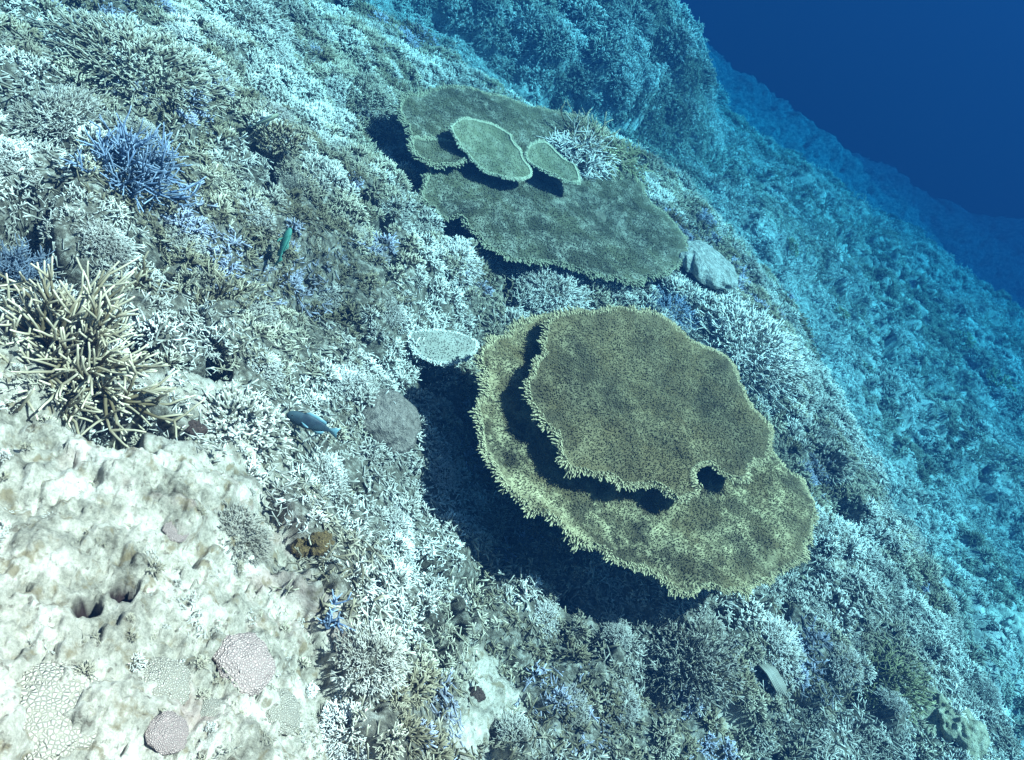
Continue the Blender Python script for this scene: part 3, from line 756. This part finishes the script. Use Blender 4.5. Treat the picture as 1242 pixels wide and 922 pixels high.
# on the far table coral
P_ = atz(712, 178, -1.60)
colony('staghorn_coral', 0, 0, 56, 'stag', 'tan', 'pale tangled staghorn coral growing on the back of the far table coral', ST, flat=.55, P=P_, tilt=(0, 0, 1))
P_ = atz(700, 190, -1.60); colony('staghorn_coral', 0, 0, 52, 'stag', 'pale', 'spiky cream staghorn coral behind the smaller raised plate', ST, flat=.55, P=P_, tilt=(0, -.2, 1))
P_ = atz(740, 195, -1.62); colony('staghorn_coral', 0, 0, 54, 'stag', 'olive', 'olive staghorn coral at the back rim of the far table coral', ST, flat=.55, P=P_, tilt=(.2, 0, 1))
# massive corals
colony('boulder_coral', 472, 512, 42, 'dome', 'boulder', 'smooth brown boulder coral left of the shadow of the near table coral', BO)
colony('folded_coral', 850, 332, 40, 'fold', 'greyfold', 'smooth grey folded coral at the right tip of the far table coral', BO, lift=.05)
colony('encrusting_sponge', 368, 664, 13, 'lump', 'sponge', 'darker ochre sponge lobe among the broken branches', 'sponge')
colony('encrusting_sponge', 388, 660, 14, 'lump', 'sponge', 'ochre sponge lobe right beside the darker lobe', 'sponge')
colony('lumpy_coral', 1152, 885, 30, 'lump', 'lump', 'yellowish lumpy coral in a dark hollow in the bottom right corner', BO)
colony('pale_boulder', 1232, 785, 34, 'lump', 'paleboulder', 'pale smooth boulder at the right edge of the deep slope', 'boulder')
colony('lumpy_coral', 800, 690, 30, 'lump', 'lump', 'small cream lump under the lower rim of the near table coral', BO)
colony('lumpy_coral', 968, 712, 14, 'lump', 'lump', 'tiny ochre lump below the right end of the near table coral', BO)
colony('yellow_coral', 1182, 655, 11, 'knob', 'lump', 'tiny yellow coral alone on the deep rubble slope', BO)
for px, py, r, mt, lb in ((62, 862, 46, 'brain', 'widest honeycomb coral on the rock in the bottom left corner'), (200, 826, 26, 'brain', 'round honeycomb coral in the middle of the cream rock'),
        (298, 802, 32, 'brain_pink', 'pinkish honeycomb coral near the right edge of the cream rock'), (340, 862, 24, 'brain', 'honeycomb coral lowest on the right side of the cream rock'),
        (214, 642, 13, 'brain_pink', 'smallest pink honeycomb coral at the upper rim of the cream rock'), (258, 868, 18, 'brain', 'small round honeycomb coral at the bottom edge of the cream rock'), (205, 888, 20, 'brain_pink', 'pink honeycomb coral below the round one on the cream rock')):
    colony('honeycomb_coral', px, py, r, 'lowdome', mt, lb, 'honeycomb coral', 'honeycomb corals crusting the cream rock', lift=-.004)
for px, py, r, lb in ((577, 843, 9, 'dark brown knob on the cream outcrop at the bottom'), (235, 522, 11, 'dark brown sponge knob standing below the tan staghorn')):
    colony('brown_knob', px, py, r, 'lump', 'dark_brown', lb, 'sponge', flat=1.3)  # small dark brown knobs; the outcrop one is of no set kind
# the scaly round plate
so = [(497,402),(515,398),(540,398),(562,402),(580,412),(578,426),(560,436),(535,439),(512,432),(499,418)]
g0 = ground(540, 418); hz = g0[2] + .07
root = empty('scaly_coral', g0, 'small oval scaly white coral plate left of the near table coral', 'plate coral')
plate('plate', so, atz(540, 418, hz), (.02, -.12, 1), M['pale_plate'] if 'pale_plate' in M else M['scaly'], root, g0, space=.006, nub=.007, fringe=.008, rag=.002, thick=.012, nubr=.0021, dish=-.01, wave=.003)
stalk('stalk', (g0[0], g0[1], hz - .012), g0 + np.array([0, 0, -.05]), .014, .035, root, g0)
# ribbed slab standing in the rubble
def ribbed(px, py, label):
    P = ground(px, py); g = Geo(); n = 9
    e1 = np.array([.10, -.10, .03]); e2 = np.array([.03, .03, .0]); 
    for i in range(n):
        b_ = e2 * (i / (n - 1) - .5)
        L = 1 - .5 * abs(i / (n - 1) - .5)
        g.tube([b_ - e1 * .5 * L, b_ + [0, 0, .01], b_ + e1 * .5 * L], [.0028, .0034, .0026], [.3, .8, .6], 5)
    g.tube([-e2 * .6 + [0, 0, -.006], e2 * .6 + [0, 0, -.006]], [.006, .006], [0, 0], 6)
    V, A, Q, T = g.arr()
    o = new_obj('ribbed_coral', V, [Q, T], M['mound'], attrs={'tip': A}, label=label, cat='coral'); o.location = tuple(P + np.array([0, 0, .035]))
ribbed(925, 822, 'flat ribbed coral blade beside the bright white low bushy coral')
# white fragment on the lower plate
P_ = atz(617, 433, -1.412)
g = Geo(); g.tube([(-.016, 0, 0), (0, .002, .004), (.018, .004, 0)], [.004, .005, .003], [1, 1, 1], 6); g.tube([(-.002, 0, .003), (-.014, .012, .004)], [.004, .002], [1, 1], 5)
V, A, Q, T = g.arr(); o = new_obj('coral_fragment', V, [Q, T], M['white'], attrs={'tip': A}, label='tiny white broken fragment lying on the near table coral', cat='coral fragment'); o.location = tuple(P_)

# far reef mound heads
for i, (px, py, r) in enumerate(((560,20,22),(600,42,24),(640,25,20),(672,52,26),(715,22,24),(735,62,25),(770,28,26),(792,72,22),(822,52,26),(848,92,24),(866,122,22),(800,112,20),(752,104,22),(700,98,22),(652,92,20),(610,85,18),(835,135,18),(540,60,18),(690,8,20),(800,12,20))):
    colony('domed_coral', px, py, r, 'head', ('pale', 'mound', 'rubble', 'mound')[i % 4], 'rounded bushy head crowding the big far reef mound', BO, 'domed corals on the far reef mound', flat=1.0)
for i, (px, py, r) in enumerate(((1165,418,20),(1190,440,20),(1212,470,22),(1235,500,22),(1140,400,14),(1128,548,20),(1050,450,16),(1178,505,16),(960,300,14),(1090,665,18),(1020,380,12),(1070,540,14))):
    colony('domed_coral', px, py, r, 'head', ('olive', 'mound')[i % 2], 'low rounded head on the blue rubble slope at the right', BO, 'coral heads scattered down the deep slope', flat=.7)
# pale bushes standing out of the carpet
k = 0; tries = 0; placed = []
while k < 60 and tries < 900:
    tries += 1
    px, py = RNG.uniform(0, 1242), RNG.uniform(0, 922)
    P = ground(px, py)
    if base_h(P[0], P[1]) < -2.15 or rockmask(P[0], P[1]) > .2 or crevice(P[0], P[1]) > .3: continue
    if any(np.hypot(*(P[:2] - q)) < .16 for q in placed): continue
    if (560 < px < 990 and 370 < py < 730) or (470 < px < 840 and 100 < py < 350): continue
    if any(np.hypot(px - a, py - b_) < 60 for a, b_ in ((375, 662), (405, 745), (472, 512), (540, 418), (850, 332), (577, 843), (85, 450), (245, 385), (378, 514))): continue
    placed.append(P[:2]); k += 1
    colony('bushy_coral', px, py, FPX * RNG.uniform(.045, .080) / np.linalg.norm(P), 'dense', ('pale', 'pale', 'mound', 'pale')[k % 4], 'fist sized pale bushy coral standing out of the branching carpet', BC, 'small bushy corals dotted over the shelf', flat=.6)

# ------------------------------------------------------------------ fish
def fish(px0, py0, px1, py1, z, mat, mat2, label, slim=.26, wid=.12):
    """head at the first pixel, tail at the second, both at depth z"""
    A_, B_ = atz(px0, py0, z), atz(px1, py1, z); L = np.linalg.norm(A_ - B_); d = (A_ - B_) / L
    root = empty('fish', (A_ + B_) / 2, label, 'fish')
    root.rotation_euler = (radians(-55), 0, atan2(d[1], d[0])) ; root.rotation_euler = (radians(28), 0, atan2(d[1], d[0]))
    n = 22; k = 20; V = []
    for i in range(n):
        t = i / (n - 1); hgt = slim * .5 * (max(0, sin(pi * t ** .72)) ** .75 * (1 - .35 * t) + .13 * min(1, 8 * t) * (t > .4) ) + .004
        w = wid * .5 * max(0, sin(pi * min(1, t ** .62))) ** .8 * (1 - .4 * t) + .004
        for j in range(k):
            a = 2 * pi * j / k; V.append((.5 - .84 * t, cos(a) * w, sin(a) * hgt))
    idx = np.arange(n * k).reshape(n, k); j2 = np.roll(idx, -1, 1)
    Q = np.stack([idx[:-1], idx[1:], j2[1:], j2[:-1]], -1).reshape(-1, 4); V += [(.503, 0, 0), (-.345, 0, 0)]
    T = [(idx[0, j], j2[0, j], n * k) for j in range(k)] + [(j2[-1, j], idx[-1, j], n * k + 1) for j in range(k)]
    new_obj('body', np.array(V) * L, [Q, T], M[mat], root)
    def fin(name, poly, th=.006, yo=0., m=mat2):
        m_ = len(poly); V = [(x, yo - th, z) for x, z in poly] + [(x, yo + th, z) for x, z in poly]
        cx, cz = np.mean(poly, 0); V += [(cx, yo - th, cz), (cx, yo + th, cz)]
        T = []; Q = []
        for j in range(m_):
            j2 = (j + 1) % m_; T += [(j2, j, 2 * m_), (m_ + j, m_ + j2, 2 * m_ + 1)]; Q.append((j, j2, m_ + j2, m_ + j))
        return new_obj(name, np.array(V) * L, [T, Q], M[m], root, smooth=False)
    fin('tail_fin', [(-.31, .03), (-.40, .07), (-.5, .12), (-.46, .0), (-.5, -.12), (-.40, -.07), (-.31, -.03)])
    fin('dorsal_fin', [(.22, slim * .44), (.12, slim * .62), (-.08, slim * .58), (-.22, slim * .42), (-.24, slim * .22), (.0, slim * .35)])
    fin('anal_fin', [(-.02, -slim * .40), (-.12, -slim * .56), (-.22, -slim * .42), (-.24, -slim * .2)])
    for sd_ in (-1, 1):
        g = Geo(); g.tube([(.19, sd_ * wid * .42, -.02), (.12, sd_ * wid * .75, -.04), (.05, sd_ * wid * .9, -.05)], [.006, .022, .012], [0, 0, 0], 6); V, A, Q2, T2 = g.arr()
        new_obj('pectoral_fin', V * L, [Q2, T2], M[mat2], root)
        V, A, Q2, _ = dome_arr(8, 12, 1, 0, 0)
        o = new_obj('eye', V * .018 * L + np.array([.385, sd_ * wid * .30, .035]) * L, [Q2], M['eye'], root)
    return root
g1 = ground(345, 298); fish(351, 277, 337, 320, g1[2] + .10, 'fish_teal', 'fish_teal', 'small teal green fish hovering over the branching coral', .24, .12)
g1 = ground(378, 514); fish(347, 502, 411, 526, g1[2] + .09, 'fish_blue', 'fish_pale', 'dark blue fish with a paler tail left of the brown boulder coral', .30, .14)
g1 = ground(318, 145); fish(338, 139, 298, 156, g1[2] + .10, 'fish_tan', 'fish_blue', 'slender tan fish gliding above the small ochre finger coral', .2, .1)
